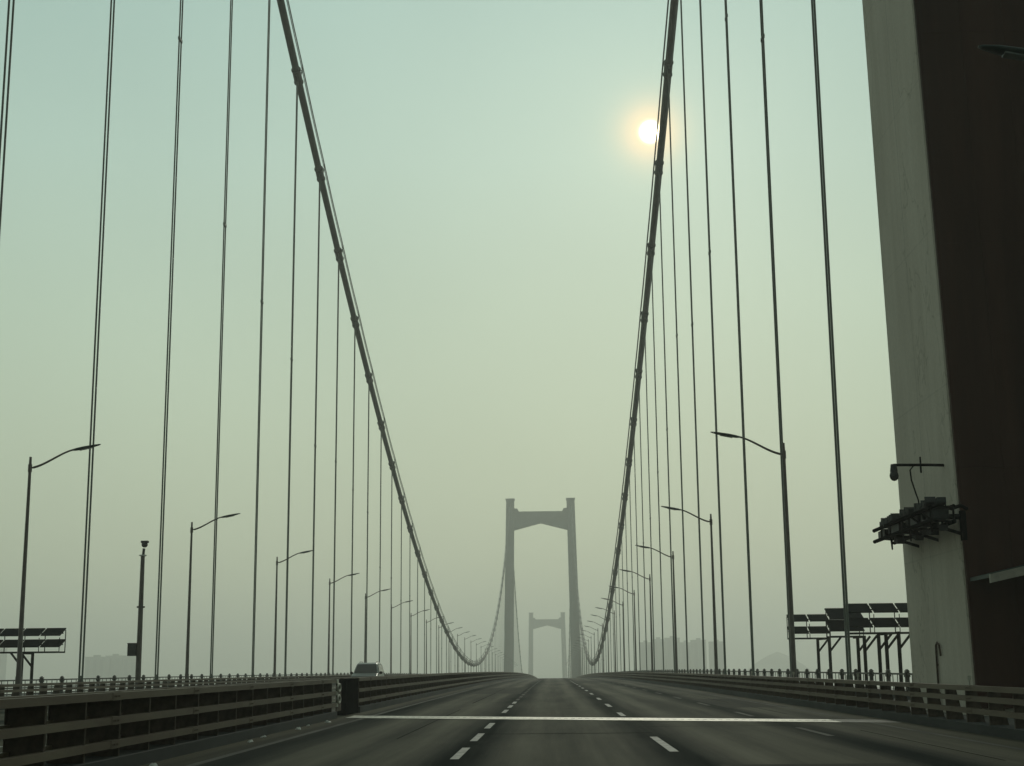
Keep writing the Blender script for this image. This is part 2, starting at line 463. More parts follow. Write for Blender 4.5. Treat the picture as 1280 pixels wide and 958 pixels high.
# ------------------------------------------------------------------ towers
def make_tower(y, top, label, near=False):
    root = empty('bridge_tower', (XC, y, zr(y)))
    tag(root, label, 'bridge tower', 'concrete portal towers of the bridge')
    base = -76-zr(y); h = top-zr(y); deck_h = h
    def at(z):  # half widths at height z above this deck
        t = z/102.5
        return (17.43 if near else 17.75)-(1.65 if near else 1.30)*t, 23.8-2.30*t, 3.32-(1.5 if near else .4)*t
    body = M['tower_near'] if near else M['tower_far']
    for s in (-1, 1):
        m = MB()
        zs = [base, 0, h*.33, h*.66, h-18.5, h]
        vs = []
        c = .09 if near else .3
        for z in zs:
            i, o, hy = at(z)
            for x, yy_ in ((i+c, -hy), (o-c, -hy), (o, -hy+c), (o, hy-c), (o-c, hy), (i+c, hy), (i, hy-c), (i, -hy+c)):
                vs.append((s*x, yy_, z))
        fs = []
        for k in range(len(zs)-1):
            for j in range(8): fs.append([k*8+j, k*8+(j+1) % 8, (k+1)*8+(j+1) % 8, (k+1)*8+j])
        fs += [list(range(8))[::-1], [(len(zs)-1)*8+j for j in range(8)]]
        m.add(vs, fs)
        lg = m.build('tower_leg', body, root)
        # capping block with the cable saddle
        i, o, hy = at(h)
        q = MB(); q.box(s*(i-.35), s*(o+.35), -hy-.35, hy+.35, h, h+.9) if s > 0 else q.box(-(o+.35), -(i-.35), -hy-.35, hy+.35, h, h+.9)
        q.build('saddle_cap', body, root)
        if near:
            # slabs added in front of each leg, backlit shade in their colour, with upright joints
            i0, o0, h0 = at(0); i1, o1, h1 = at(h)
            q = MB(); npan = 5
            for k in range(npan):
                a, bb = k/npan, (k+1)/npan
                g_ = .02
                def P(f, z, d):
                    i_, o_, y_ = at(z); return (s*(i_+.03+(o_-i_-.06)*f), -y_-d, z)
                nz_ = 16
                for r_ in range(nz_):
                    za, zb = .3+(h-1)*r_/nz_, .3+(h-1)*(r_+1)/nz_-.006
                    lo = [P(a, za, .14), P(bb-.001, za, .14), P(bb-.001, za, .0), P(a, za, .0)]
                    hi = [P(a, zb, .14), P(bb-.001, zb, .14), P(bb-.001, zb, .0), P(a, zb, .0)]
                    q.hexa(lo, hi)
            q.build('front_shade_slab', M['tower_front'], root)
    # haunched cross beam
    m = MB(); zt = h-7.2; xa = at(h-10)[0]+.6
    prof = [(-xa, zt), (xa, zt), (xa, zt-11.6), (xa-5.2, zt-10.2), (0, zt-7.1), (-xa+5.2, zt-10.2), (-xa, zt-11.6)]
    hy = 2.5
    vs = [(x, -hy, z) for x, z in prof]+[(x, hy, z) for x, z in prof]; k = len(prof)
    m.add(vs, [list(range(k)), list(range(k, 2*k))[::-1]]+[[j, (j+1) % k, k+(j+1) % k, k+j] for j in range(k)])
    m.build('cross_beam', body, root)
    for s in (-1, 1):
        m = MB(); xx = at(h-6)[0]
        pr = [(s*(xx+.5), h-7.3), (s*(xx-3.0), h-7.3), (s*(xx-2.0), h-5.4), (s*(xx+.5), h-5.0)]
        vs = [(x, -2.2, z) for x, z in pr]+[(x, 2.2, z) for x, z in pr]
        m.add(vs, [[0, 1, 2, 3], [7, 6, 5, 4]]+[[j, (j+1) % 4, 4+(j+1) % 4, 4+j] for j in range(4)])
        m.build('beam_shoulder', body, root)
    m = MB(); m.box(-18.6, 18.6, -2.4, 2.4, -9.5, -4.2); m.build('lower_beam', body, root)
    return root
tower1 = make_tower(T1-.75, 102.5, 'near tower leg of pale concrete with dark brown backlit front at right edge', True)
tower2 = make_tower(T2, 102.5, 'tall grey portal tower standing over the road beyond the crest')
tower3 = make_tower(T3, 62.4, 'faint small portal tower framed inside the legs of the middle tower')

# things on the near tower's inner face (x about 11.6)
XI = XC+17.43
# floodlight rack
ra = empty('floodlight_rack', (XI, 41.0, 5.35))
tag(ra, 'black rack crowded with floodlights bolted to the pale tower face', 'floodlight rack')
f_ = MB()
Y0_, Y1_ = -2.9, 3.9
for dx, dz in ((-1.05, .14), (-1.05, -.20), (-.45, .16), (-.45, -.24)):
    f_.tube([(dx, Y0_, dz), (dx, Y1_, dz)], .06, 8)
for i in range(6):
    yy_ = Y0_+.05+1.15*i
    f_.tube([(-1.05, yy_, -.20), (-1.05, yy_, .14)], .03, 6); f_.tube([(-.45, yy_, -.24), (-.45, yy_, .16)], .03, 6)
    f_.tube([(-1.05, yy_, .14), (-.45, yy_, .16)], .03, 6); f_.tube([(-1.05, yy_, -.20), (-.45, yy_, -.24)], .03, 6)
for i in range(3): f_.tube([(-1.05, Y0_+1.15*i, -.20), (-1.05, Y0_+1.15*(i+1), .14)], .03, 6)
f_.build('rack_frame', M['dark'], ra)
for yy_ in (-2.0, .2, 2.4):
    q = MB(); q.tube([(-1.05, yy_, -.03), (.06, yy_, -.03)], .075, 8); q.tube([(-.85, yy_, -.22), (.06, yy_, -.52)], .045, 8); q.box(-.06, .06, yy_-.2, yy_+.2, -.68, .12)
    q.build('bracket', M['dark'], ra)
rnd = random.Random(3)
def flood(y, up_=True, sc=1.0):
    z = .31 if up_ else -.36
    x = -.74+rnd.uniform(-.16, .14); t = rnd.uniform(-.3, .3); yaw_ = rnd.uniform(-.35, .35)
    root_ = MB()
    d = Vector((math.sin(yaw_), math.cos(yaw_)*math.cos(t), math.sin(t)))
    c = Vector((x, y, z))
    sx_ = Vector((.17*sc, 0, 0)); up_v = d.cross(Vector((1, 0, 0))).normalized()*.10*sc; root_.obox(c, sx_, d*.34*sc, up_v); root_.obox(c+d*.34*sc, sx_*1.2, d*.03*sc, up_v*1.35)
    for k in range(4): root_.obox(c-d*(.28-.15*k)*sc, sx_*1.08, d*.015*sc, up_v*1.25)
    for s in (-1, 1): root_.tube([c+Vector((s*.2*sc, 0, 0)), c+Vector((s*.2*sc, 0, -.18 if up_ else .18))], .022, 6)
    root_.tube([c+Vector((-.2*sc, 0, -.18 if up_ else .18)), c+Vector((.2*sc, 0, -.18 if up_ else .18))], .022, 6)
    fl = root_.build('floodlight', M['equip'], ra)
    q = MB(); q.obox(c+d*.375*sc, sx_*1.1, d*.005*sc, up_v*1.2); q.build('lens', M['glass_lens'], fl)
for yy_ in (-2.7, -2.25, -1.8, -1.3, -.8, -.2, .35, .9, 1.5, 2.1, 2.8, 3.4): flood(yy_, True, rnd.uniform(.58, .92))
for yy_ in (-2.4, -1.1, .3, 1.6): flood(yy_, False, rnd.uniform(.5, .65))
for y0_, y1_, z0_, z1_ in ((-2.7, -1.6, -.15, .12), (-1.1, .2, -.17, .1), (1.0, 2.4, -.14, .11), (2.8, 3.7, -.17, .09)):
    q = MB(); q.box(-.98, -.52, y0_, y1_, z0_, z1_); q.build('ballast_box', M['equip'], ra, bevel=.02)
q = MB(); q.tube([(-.5, -2.8, .1), (-.2, -2.7, .2), (.06, -2.3, .15)], .05, 6); q.build('feed_cable', M['dark'], ra)
for i in range(3):
    q = MB(); yy_ = -2.6+2.3*i; q.tube([(-1.0, yy_, -.2), (-.85, yy_+.5, -.42-.06*i), (-.7, yy_+1.1, -.22)], .025, 6); q.build('slack_cable', M['dark'], ra)

# camera on a wall arm above the rack
ca = empty('security_camera', (XI, 40.0, 6.85))
tag(ca, 'dome camera hanging from a thin wall arm above the floodlight rack', 'security camera')
q = MB(); q.tube([(.05, 0, .0), (-.5, 0, .02), (-1.5, 0, .03)], .04, 8); q.tube([(-.75, 0, .25), (-.75, 0, -.2)], .025, 6); q.build('arm', M['dark'], ca)
q = MB(); q.box(-.04, .06, -.2, .2, -.18, .2); q.build('wall_plate', M['equip'], ca)
q = MB(); q.tube([(-1.5, 0, .05), (-1.5, 0, -.16)], [.08, .11], 12); q.ball((-1.5, 0, -.27), .13, .13, .15); q.build('dome', M['equip'], ca)
q = MB(); q.tube([(-.95, 0, .0), (-1.05, 0, -.12), (-1.03, 0, -.4), (-.95, 0, -.7), (-.85, .1, -.95), (-.80, .2, -1.15)], .022, 6); q.build('lead', M['dark'], ca)
# hooked vent pipe on the tower face
q = MB(); q.tube([(0, 0, 0), (0, 0, 1.6), (-.02, -.1, 1.85), (-.03, -.28, 1.93), (-.03, -.48, 1.83), (-.03, -.58, 1.55)], .03, 8)
q.tube([(.06, 0, .5), (0, 0, .5)], .03, 6); q.tube([(.06, 0, 1.3), (0, 0, 1.3)], .03, 6)
tag(q.build('vent_pipe', M['post'], None, (XI-.06, 42.3, .1)), 'thin hooked pipe low on the pale tower face', 'pipe')
# sloping canopy on the tower's dark front
cn = empty('door_canopy', (XI+.10, T1-4.05, 3.55)); tag(cn, 'pale edged sloping canopy on the dark front of near tower', 'canopy')
q = MB(); q.hexa([(-.05, -1.9, .02), (2.6, -2.6, .62), (2.6, 0, .62), (-.05, 0, .02)], [(-.05, -1.9, .12), (2.6, -2.6, .72), (2.6, 0, .72), (-.05, 0, .12)]); q.build('canopy_roof', M['lamp_head'], cn)
q = MB(); q.hexa([(-.08, -2.0, -.12), (2.6, -2.7, .47), (2.6, -2.6, .47), (-.08, -1.9, -.12)], [(-.08, -2.0, .10), (2.6, -2.7, .70), (2.6, -2.6, .70), (-.08, -1.9, .10)]); q.build('fascia', M['canopy'], cn)

# ------------------------------------------------------------------ main cables
def cable_frame(y):
    d = Vector((0, 1, (zcable(y+.5)-zcable(y-.5)))).normalized()
    nrm = Vector((0, -d.z, d.y))
    return d, nrm
for sx, X in (('left', XL), ('right', XR)):
    root = empty('main_cable', (X, T1, 0))
    tag(root, 'thick dark main cable on the %s side of the road' % sx, 'suspension cable', 'main suspension cables')
    q = MB()
    ys1 = [T1+4*i for i in range(int(850/4))]+[T2]
    ys2 = [T2+10*i for i in range(1, 85)]+[T3]
    q.tube([(0, y-T1, zcable(y)) for y in ys1+ys2], .36, 14); q.build('cable', M['cable'], root)
    for s, up_h in ((-1, 1.28), (1, 1.28), (-1, .74), (1, .74)):
        q = MB()
        pts = []
        for y in [T1+3.75*i for i in range(0, 227)]:
            d, nn = cable_frame(y); ph = ((y-62.95) % 15)/15
            sag = .16*4*ph*(1-ph)
            pts.append(Vector((s*.46, y-T1, zcable(y)))+nn*(up_h-sag))
        q.tube(pts, .06 if up_h > 1 else .045, 6); q.build('handrope', M['cable'], root)
    st = None
    for i in range(-1, 55):
        y = 62.95+15*i; d, nn = cable_frame(y)
        if st is None:
            q = MB()
            for s in (-1, 1): q.tube([(s*.36, 0, 0), (s*.46, 0, 1.36)], .06, 6)
            q.tube([(-.46, 0, .75), (.46, 0, .75)], .04, 5)
            st = o = q.build('stanchion', M['cable'], root)
        else:
            o = st.copy(); COL.objects.link(o); o.parent = root
        o.location = (0, y-T1, zcable(y)); o.rotation_euler = (math.atan2(d.z, d.y), 0, 0)

# ------------------------------------------------------------------ suspenders
def ordinal(k):
    words = ['nearest', 'second', 'third', 'fourth', 'fifth', 'sixth', 'seventh', 'eighth', 'ninth', 'tenth', 'eleventh', 'twelfth',
             'thirteenth', 'fourteenth', 'fifteenth', 'sixteenth', 'seventeenth', 'eighteenth', 'nineteenth', 'twentieth']
    return words[k] if k < 20 else ('%d' % (k+1)) + {1: 'st', 2: 'nd', 3: 'rd'}.get((k+1) % 10 if (k+1) // 10 != 1 else 0, 'th')
sus = empty('suspender_hanger')
q = MB(); q.tube([(0, 0, 0), (0, 0, 1)], .052, 10); s1 = q.build('strand', M['steel_green'], sus)
s2 = s1.copy(); COL.objects.link(s2); s2.parent = sus
q = MB(); q.tube([(0, -.3, 0), (0, -.3, .9)], [.11, .07], 8); q.tube([(0, .3, 0), (0, .3, .9)], [.11, .07], 8); q.box(-.3, .3, -.55, .55, -.1, .03); q.build('lower_socket', M['steel_green'], sus)
q = MB(); q.tube([(0, -.95, 0), (0, .95, 0)], .44, 14); q.tube([(0, -.95, 0), (0, -.8, 0)], .50, 14); q.tube([(0, .8, 0), (0, .95, 0)], .50, 14)
q.box(-.09, .09, -.75, .75, -.72, -.40); q.box(-.09, .09, -.75, .75, .42, .58)
for k in range(6): q.tube([(-.2, -.62+.25*k, -.5), (.2, -.62+.25*k, -.5)], .04, 6)
q.build('cable_band', M['cable'], sus)
q = MB(); q.box(-.07, .07, -.36, .36, -.06, .06); q.tube([(0, -.3, -.12), (0, -.3, .12)], .075, 8); q.tube([(0, .3, -.12), (0, .3, .12)], .075, 8); q.build('spacer_clamp', M['steel_green'], sus)
first = True
rnd = random.Random(11)
def place_sus(X, y, label, group):
    global first
    r_ = sus if first else copy_tree(sus)
    first = False
    zb = zr(y)+.10
    r_.location = (X, y, zb)
    top = zcable(y)-zb
    d, nn = cable_frame(y); slope = d.z/d.y
    strands = [c for c in r_.children if c.name.startswith('strand')]
    for c, s in zip(strands, (-1, 1)):
        c.location = (0, .27*s, .0); c.scale = (1, 1, max(.5, top+slope*.3*s-.3))
    for c in r_.children:
        if c.name.startswith('cable_band'):
            c.location = (0, 0, top); c.rotation_euler = (math.atan2(d.z, d.y), 0, 0)
        if c.name.startswith('spacer_clamp'):
            c.location = (0, 0, top*(.42+.16*rnd.random()))
    tag(r_, label, 'bridge suspender', group)
for sx, X in (('left', XL), ('right', XR)):
    for i in range(55):
        if i < 28: lab = 'thin dark twin-strand suspender under the %s main cable, %s ahead of the near tower' % (sx, ordinal(i))
        else: lab = 'hair-thin hazy suspender on the %s side, among those rising to the middle tower' % sx
        place_sus(X, 62.95+15*i, lab, 'suspenders of the %s main cable' % sx)
    for i in range(32):
        place_sus(X, T2+20+15*i, 'very faint suspender of the %s cable beyond the middle tower' % sx, 'faint suspenders beyond the middle tower')

# ------------------------------------------------------------------ street lamps
def make_lamp():
    r_ = empty('street_lamp')
    q = MB(); q.tube([(0, 0, .0), (0, 0, 1.2), (0, 0, 1.25), (0, 0, 10.75), (0, 0, 11.1)], [.13, .13, .115, .065, .055], 10); q.box(-.22, .22, -.22, .22, -.02, .05); q.tube([(0, 0, 10.4), (0, 0, 10.75)], .095, 8)
    q.build('pole', M['lamp_paint'], r_)
    q = MB(); pts = []
    for i in range(13):
        t = i/12; pts.append((-2.15*t, 0, 10.58+.86*(t*t*(3-2*t)*.75+.25*t)))
    q.tube(pts, [.055-.015*i/12 for i in range(13)], 8); q.build('arm', M['lamp_paint'], r_)
    # long tapered head
    q = MB(); n_ = 8; secs = []
    for k, (x, wy, h0, h1) in enumerate(((-1.85, .05, -.03, .05), (-2.0, .12, -.06, .075), (-2.3, .16, -.07, .085), (-2.75, .15, -.05, .07), (-3.0, .08, -.02, .045), (-3.06, .03, 0, .03))):
        x *= 1.05; zc = 11.385+(-x-1.94)*.19
        secs.append([(x, wy*math.cos(a), zc+(h1 if math.sin(a) > 0 else -h0)*math.sin(a)) for a in [2*math.pi*j/n_ for j in range(n_)]])
    vs = [p for s in secs for p in s]; fs = []
    for k in range(len(secs)-1):
        for j in range(n_): fs.append([k*n_+j, k*n_+(j+1) % n_, (k+1)*n_+(j+1) % n_, (k+1)*n_+j])
    fs += [list(range(n_))[::-1], [(len(secs)-1)*n_+j for j in range(n_)]]
    q.add(vs, fs, 0, True); hd = q.build('lamp_head', M['lamp_head'], r_)
    q = MB(); q.hexa([(-2.25, -.10, 11.365), (-2.8, -.10, 11.475), (-2.8, .10, 11.475), (-2.25, .10, 11.365)], [(-2.25, -.10, 11.41), (-2.8, -.10, 11.515), (-2.8, .10, 11.515), (-2.25, .10, 11.41)]); q.build('lens', M['glass_lens'], hd)
    return r_
lamp0 = make_lamp()
spots = [(1, 22.9)]+[(1, 63.5+30*i) for i in range(28)]+[(-1, 64.6+30*i) for i in range(28)]
cnt = {1: 0, -1: 0}
for k, (s, y) in enumerate(spots):
    o = lamp0 if k == 0 else copy_tree(lamp0)
    o.location = ((10.55 if y < 30 else 10.40) if s > 0 else -23.81, y, zr(y)+.05)
    if s < 0: o.rotation_euler.z = math.pi
    i = cnt[s]; cnt[s] += 1
    if s > 0 and i == 0: lab = 'green headed street lamp in front of the dark tower front at right edge'
    elif i < 17:
        lab = 'curved arm street lamp on the %s edge of the road, %s beyond the near tower' % ('right' if s > 0 else 'left', ordinal(i-1 if s > 0 else i))
    else: lab = 'tiny hazy street lamp far along the %s edge near the crest' % ('right' if s > 0 else 'left')
    tag(o, lab, 'street lamp', 'street lamps along the bridge')

# ------------------------------------------------------------------ crash barriers
def make_barrier(name, label, xf, sgn, ya, yb, tops, depth, spacing, twin, cap=None):
    """xf = face towards our road, sgn = direction away from it"""
    r_ = empty(name, (0, ya, 0)); tag(r_, label, 'crash barrier', 'steel crash barriers')
    th = .11
    def X(a, b_): return (xf+sgn*a, xf+sgn*b_) if sgn > 0 else (xf+sgn*b_, xf+sgn*a)
    q = MB(); strip(q, *X(-.04, depth+.04), ya, yb, -.1, .20); q2 = q
    o = q2.build('kerb_plinth', M['plinth'], r_, (0, -ya, 0))
    for k, zt in enumerate(tops):
        sides = ((.0, .14), (depth-.14, depth)) if twin else ((.0, .14),)
        q = MB()
        for a, b_ in sides:
            strip(q, *X(a, b_), ya, yb, zt-th, zt)
            ysp = ya+3.2
            while ysp < min(yb, 160):      # splice sleeves with bolt heads
                xa_, xb_ = X(a-.006, b_+.006)
                q.box(xa_, xb_, ysp-.2, ysp+.2, zr(ysp)+zt-th-.006, zr(ysp)+zt+.006)
                if ysp < 60 and a < .05:
                    for j in (-.12, -.04, .04, .12): q.box(xa_-.012, xb_+.012, ysp+j-.012, ysp+j+.012, zr(ysp)+zt-th*.5-.014, zr(ysp)+zt-th*.5+.014)
                ysp += spacing*3
        if k == 0: strip(q, *X(.16, depth-.16 if twin else .26), ya, yb, zt-.05, zt-.02)
        q.build('rail', M['rail'], r_, (0, -ya, 0))
    n_ = int((yb-ya-.6)/spacing)+1
    def post_mb():
        m = MB(); zt = tops[0]-.06
        p = [(.07, .2), (depth-.07 if twin else depth-.05, .2), (depth-.07 if twin else depth-.2, zt), (.07, zt)]
        vs = [(sgn*x, -.012, z) for x, z in p]+[(sgn*x, .012, z) for x, z in p]
        m.add(vs, [[0, 1, 2, 3], [7, 6, 5, 4]]+[[j, (j+1) % 4, 4+(j+1) % 4, 4+j] for j in range(4)])
        m.box(*((sgn*.06, sgn*.075) if sgn > 0 else (sgn*.075, sgn*.06)), -.035, .035, .2, zt)
        if twin: m.box(*sorted((sgn*(depth-.075), sgn*(depth-.06))), -.035, .035, .2, zt)
        return m
    first_ = None; rest = MB(); pm = post_mb()
    for i in range(n_):
        y = ya+.3+spacing*i
        if i < 100:
            if first_ is None: first_ = o = pm.build('post', M['post'], r_)
            else: o = first_.copy(); COL.objects.link(o); o.parent = r_
            o.location = (xf, y-ya, zr(y))
        else:
            rest.add([(v[0]+xf, v[1]+y, v[2]+zr(y)) for v in pm.v], pm.f)
    if rest.v: rest.build('far_posts', M['post'], r_, (0, -ya, 0), kind='stuff')
    return r_
make_barrier('median_barrier', 'long dark brown median barrier in the left foreground before the gap', -6.62, -1, -6, 44.6, (1.16, .80, .45), .66, 1.66, True)
make_barrier('median_barrier', 'median barrier running from the dark box at the gap up to the crest', -6.62, -1, 49.9, 905, (1.16, .80, .45), .66, 1.66, True)
make_barrier('roadside_barrier', 'three rail steel barrier along the right edge of the road', 8.98, 1, -6, 905, (.99, .77, .51), .50, 1.66, False)
make_barrier('roadside_barrier', 'three rail steel barrier along the far left edge of the opposite lanes', -22.05, -1, 30, 905, (.99, .77, .51), .50, 1.66, False)
# small reflectors standing on the right barrier
rb_ = [o for o in bpy.data.objects if o.name.startswith('roadside_barrier') and o.type == 'EMPTY'][0]
for i in range(14):
    y = 20.5+11.6*i
    q = MB(); q.box(9.02, 9.05, y-.02, y+.02, zr(y)+.99, zr(y)+1.14); q.box(9.0, 9.07, y-.022, y+.0, zr(y)+1.10, zr(y)+1.2); q.build('reflector', M['pale_metal'], rb_, (0, 6, 0))
# cover box in the gap
bx = empty('median_gap_box', (-6.95, 48.1, zr(48))); tag(bx, 'black metal box closing the gap in the median barrier', 'metal box')
q = MB(); q.box(.0, .33, -1.3, 1.6, .02, 1.13); q.build('casing', M['dark'], bx, bevel=.03)
q = MB(); q.box(.01, .32, -1.29, 1.59, 1.133, 1.15); q.build('lid', M['dark'], bx)
# pale looped rail ends at the gap
en = empty('barrier_end', (-6.95, 44.9, zr(45))); tag(en, 'pale looped steel rail ends where the median barrier stops', 'barrier end')
for z0_, z1_ in ((1.03, 1.15), (.68, .81), (.33, .46)):
    q = MB(); n_ = 14; vs = []
    for rr_, zz in ((0, z0_), (0, z1_), (.05, z1_), (.05, z0_)):
        for i in range(n_+1):
            a_ = math.pi*i/n_
            vs.append(((.34-rr_)*math.cos(a_), -.25+(1.25-rr_)*math.sin(a_)**.8, zz))
    fs = []
    for k in range(4):
        for i in range(n_): fs.append([k*(n_+1)+i, k*(n_+1)+i+1, ((k+1) % 4)*(n_+1)+i+1, ((k+1) % 4)*(n_+1)+i])
    fs += [[0, n_+1, 2*(n_+1), 3*(n_+1)], [n_, 2*n_+1, 3*n_+2, 4*n_+3]]
    q.add(vs, fs, 0); q.build('end_loop', M['pale_metal'], en)
for z in (.56, .90):
    q = MB(); q.tube([(.35, .1+.30*math.sin(a_), z+.11*math.cos(a_)) for a_ in [2*math.pi*i/16 for i in range(17)]], .04, 8); q.build('round_reflector', M['pale_metal'], en)
q = MB(); q.box(.30, .33, -.2, .75, .20, 1.02); q.build('end_plate', M['post'], en)
# litter along the kerb
for i, (x, y, s) in enumerate(((-6.3, 23.1, .07), (-6.28, 30.4, .07), (-6.42, 32.4, .07), (-6.35, 36.5, .09), (-6.45, 38.6, .06), (-6.3, 41, .09))):
    q = MB(); rr = random.Random(i); pts = []
    for k in range(8):
        a = 2*math.pi*k/8; rad = s*rr.uniform(.6, 1.2); pts.append((rad*math.cos(a), rad*math.sin(a), rr.uniform(.0, .02)))
    top = [(p[0]*.6, p[1]*.6, s*rr.uniform(.3, .8)) for p in pts]
    q.add(pts+top+[(0, 0, s*.5)], [[k, (k+1) % 8, 8+(k+1) % 8, 8+k] for k in range(8)]+[[8+k, 8+(k+1) % 8, 16] for k in range(8)])
    tag(q.build('litter_scrap', M['white'], None, (x, y, zr(y)+.002)),
        ['largest pale scrap of litter, nearest below the median barrier', 'second nearest pale scrap of litter at the median kerb', 'small pale litter scrap, third along the median kerb',
         'pale litter scrap, fourth along the median kerb', 'tiny pale litter scrap, fifth along the median kerb', 'pale litter scrap just before the pale barrier end'][i], 'litter', 'litter along the median kerb')

# ------------------------------------------------------------------ outer parapet fences
def make_fence(label, X, ya, yb, sgn, spacing=3.2):
    r_ = empty('parapet_fence', (X, ya, 0)); tag(r_, label, 'fence', 'outer parapet fences')
    for zt in (1.10, .72, .42):
        q = MB(); strip(q, X-.03, X+.03, ya, yb, zt-.07, zt); q.build('rail', M['fence'], r_, (-X, -ya, 0))
    q = MB(); strip(q, X-.12, X+.12, ya, yb, .08, .26); q.build('footing', M['plinth'], r_, (-X, -ya, 0))
    pm = MB(); pm.box(-.07, .07, -.09, .09, .24, 1.16); pm.box(-.10, .10, -.12, .12, .95, 1.12); pm.box(-.11, .11, -.13, .13, .24, .34)
    pm.hexa([(-.10, -.12, 1.16), (.10, -.12, 1.16), (.10, .12, 1.16), (-.10, .12, 1.16)], [(-.03, -.04, 1.25), (.03, -.04, 1.25), (.03, .04, 1.25), (-.03, .04, 1.25)])
    f0 = None; rest = MB()
    for i in range(int((yb-ya)/spacing)):
        y = ya+.2+spacing*i
        if i < 100:
            if f0 is None: f0 = o = pm.build('post', M['fence'], r_)
            else: o = f0.copy(); COL.objects.link(o); o.parent = r_
            o.location = (0, y-ya, zr(y))
        else: rest.add([(v[0]+X, v[1]+y, v[2]+zr(y)) for v in pm.v], pm.f)
    # slim balusters between the posts of the near stretch
    bal = MB()
    k = 0
    y = ya+.2
    while y < min(yb, ya+190):
        for j in (1, 2, 3): bal.box(X-.015, X+.015, y+spacing*j/4-.015, y+spacing*j/4+.015, zr(y)+.3, zr(y)+1.05)
        y += spacing
    bal.build('baluster', M['fence'], r_, (-X, -ya, 0), kind='stuff')
    if rest.v: rest.build('far_posts', M['fence'], r_, (-X, -ya, 0), kind='stuff')
make_fence('low post and rail fence on the right outer edge of the bridge', 13.75, 47.5, 905, 1)
make_fence('low post and rail fence on the left outer edge of the bridge', -26.95, 47.5, 905, -1)

# ------------------------------------------------------------------ solar panel racks
def make_rack(x0, cols, pw, y, zt, gap, posts, brace, label, slant=1.15, row_h=.36, n_bar=True):
    r_ = empty('solar_rack', (x0, y, .08)); tag(r_, label, 'solar rack', 'solar panel racks beside the tower')
    tl = R(22)
    for row in range(2):
        for c in range(cols):
            z = zt-.08-row*(row_h+gap)
            cx = (c+.5)*pw; q = MB()
            sl_ = row_h/math.sin(tl) if row_h < slant else slant
            ay = Vector((0, math.cos(tl), math.sin(tl)))*sl_/2; az = Vector((0, -math.sin(tl), math.cos(tl)))*.02
            cc = Vector((cx, 0, z-row_h/2))
            q.obox(cc, (pw/2-.045, 0, 0), ay, az); pn = q.build('panel', M['pv'], r_)
            q = MB()
            for s in (-1, 1): q.obox(cc+Vector((s*(pw/2-.06), 0, 0)), (.015, 0, 0), ay*1.01, az*1.6)
            q.obox(cc-ay, (pw/2-.04, 0, 0), ay*.02, az*1.7); q.obox(cc+ay, (pw/2-.04, 0, 0), ay*.02, az*1.7)
            q.build('panel_frame', M['pv_frame'], pn)
    W_ = cols*pw; zb = zt-.08-2*row_h-gap-.28
    q = MB()
    for yy_ in (-.45, .45): q.box(.05, W_-.05, yy_-.03, yy_+.03, zb-.04, zb+.04)
    for xx_ in [.06+(W_-.12)*k/cols for k in range(cols+1)]:
        q.tube([(xx_, .45, zb), (xx_, .45, zt-.15)], .025, 6); q.tube([(xx_, -.45, zb), (xx_, -.45, zt-.5-gap*.3)], .02, 6)
    for row in range(2):
        q.box(.03, W_-.03, -.03, .03, zt-.08-row*(row_h+gap)-row_h/2-.10, zt-.08-row*(row_h+gap)-row_h/2-.04)
    q.build('rack_frame', M['pv_frame'], r_)
    for px, py in posts:
        q = MB(); q.tube([(px-x0, py-y, 0), (px-x0, py-y, zb)], .085, 8)
        q.tube([(px-x0, py-y, zb-.75), (px-x0+brace*.62, py-y, zb)], .055, 8)
        if abs(py-y) > .5: q.box(px-x0-.05, px-x0+.05, min(py-y, 0), max(py-y, 0), zb-.1, zb-.042)
        q.box(px-x0-.18, px-x0+.18, py-y-.18, py-y+.18, 0, .04)
        q.build('support_post', M['pv_frame'], r_)
make_rack(-29.85, 4, 1.10, 75.2, 3.62, .22, ((-27.32, 74.5), (-27.32, 76.0)), -1, 'two tier solar rack on two braced posts beyond the left fence')
make_rack(13.02, 2, 1.14, 81.0, 4.10, .30, ((14.72, 81.4), (14.72, 78.0)), 1, 'smallest and farthest of the right side solar racks, left of the others')
make_rack(13.7, 1, 1.75, 73.0, 4.14, .04, ((15.0, 70.6), (15.1, 72.6)), 1, 'middle solar rack on the right, its tiers nearly touching', row_h=.54)
make_rack(13.42, 4, 1.18, 67.0, 4.12, .26, ((15.0, 67.5), (15.0, 66.0), (15.0, 63.6)), 1, 'nearest solar rack on the right, cut off by the pale tower', row_h=.40)

# ------------------------------------------------------------------ surveillance pole on the left
sp_ = empty('camera_pole', (-24.15, 84.6, .0)); tag(sp_, 'stout dark pole with side cabinet and camera on top beside left fence', 'camera pole')
q = MB(); q.tube([(0, 0, 0), (0, 0, 3.9), (0, 0, 8.05)], [.17, .15, .12], 12); q.tube([(0, 0, 5.02), (0, 0, 5.12)], .24, 12); q.box(-.3, .3, -.3, .3, .05, .12); q.build('pole', M['lamp_paint'], sp_)
q = MB(); q.tube([(0, 0, 8.05), (0, 0, 8.12)], .22, 12); q.build('white_band', M['white'], sp_)
q = MB(); q.tube([(.02, 0, 8.12), (.05, 0, 8.5)], .08, 8); q.ball((.08, 0, 8.72), .19, .19, .17); q.box(-.12, .30, -.12, .12, 8.82, 8.95); q.build('camera_head', M['equip'], sp_)
q = MB(); q.box(-.62, -.13, -.25, .2, 2.25, 2.95); q.box(-.64, -.12, -.27, .22, 2.95, 2.99); q.build('cabinet', M['equip'], sp_)

# ------------------------------------------------------------------ oncoming car behind the median
car = empty('oncoming_car', (-13.35, 103.0, zr(104))); tag(car, 'pale silver people carrier coming the other way behind the median barrier', 'car')
car.rotation_euler.z = 0
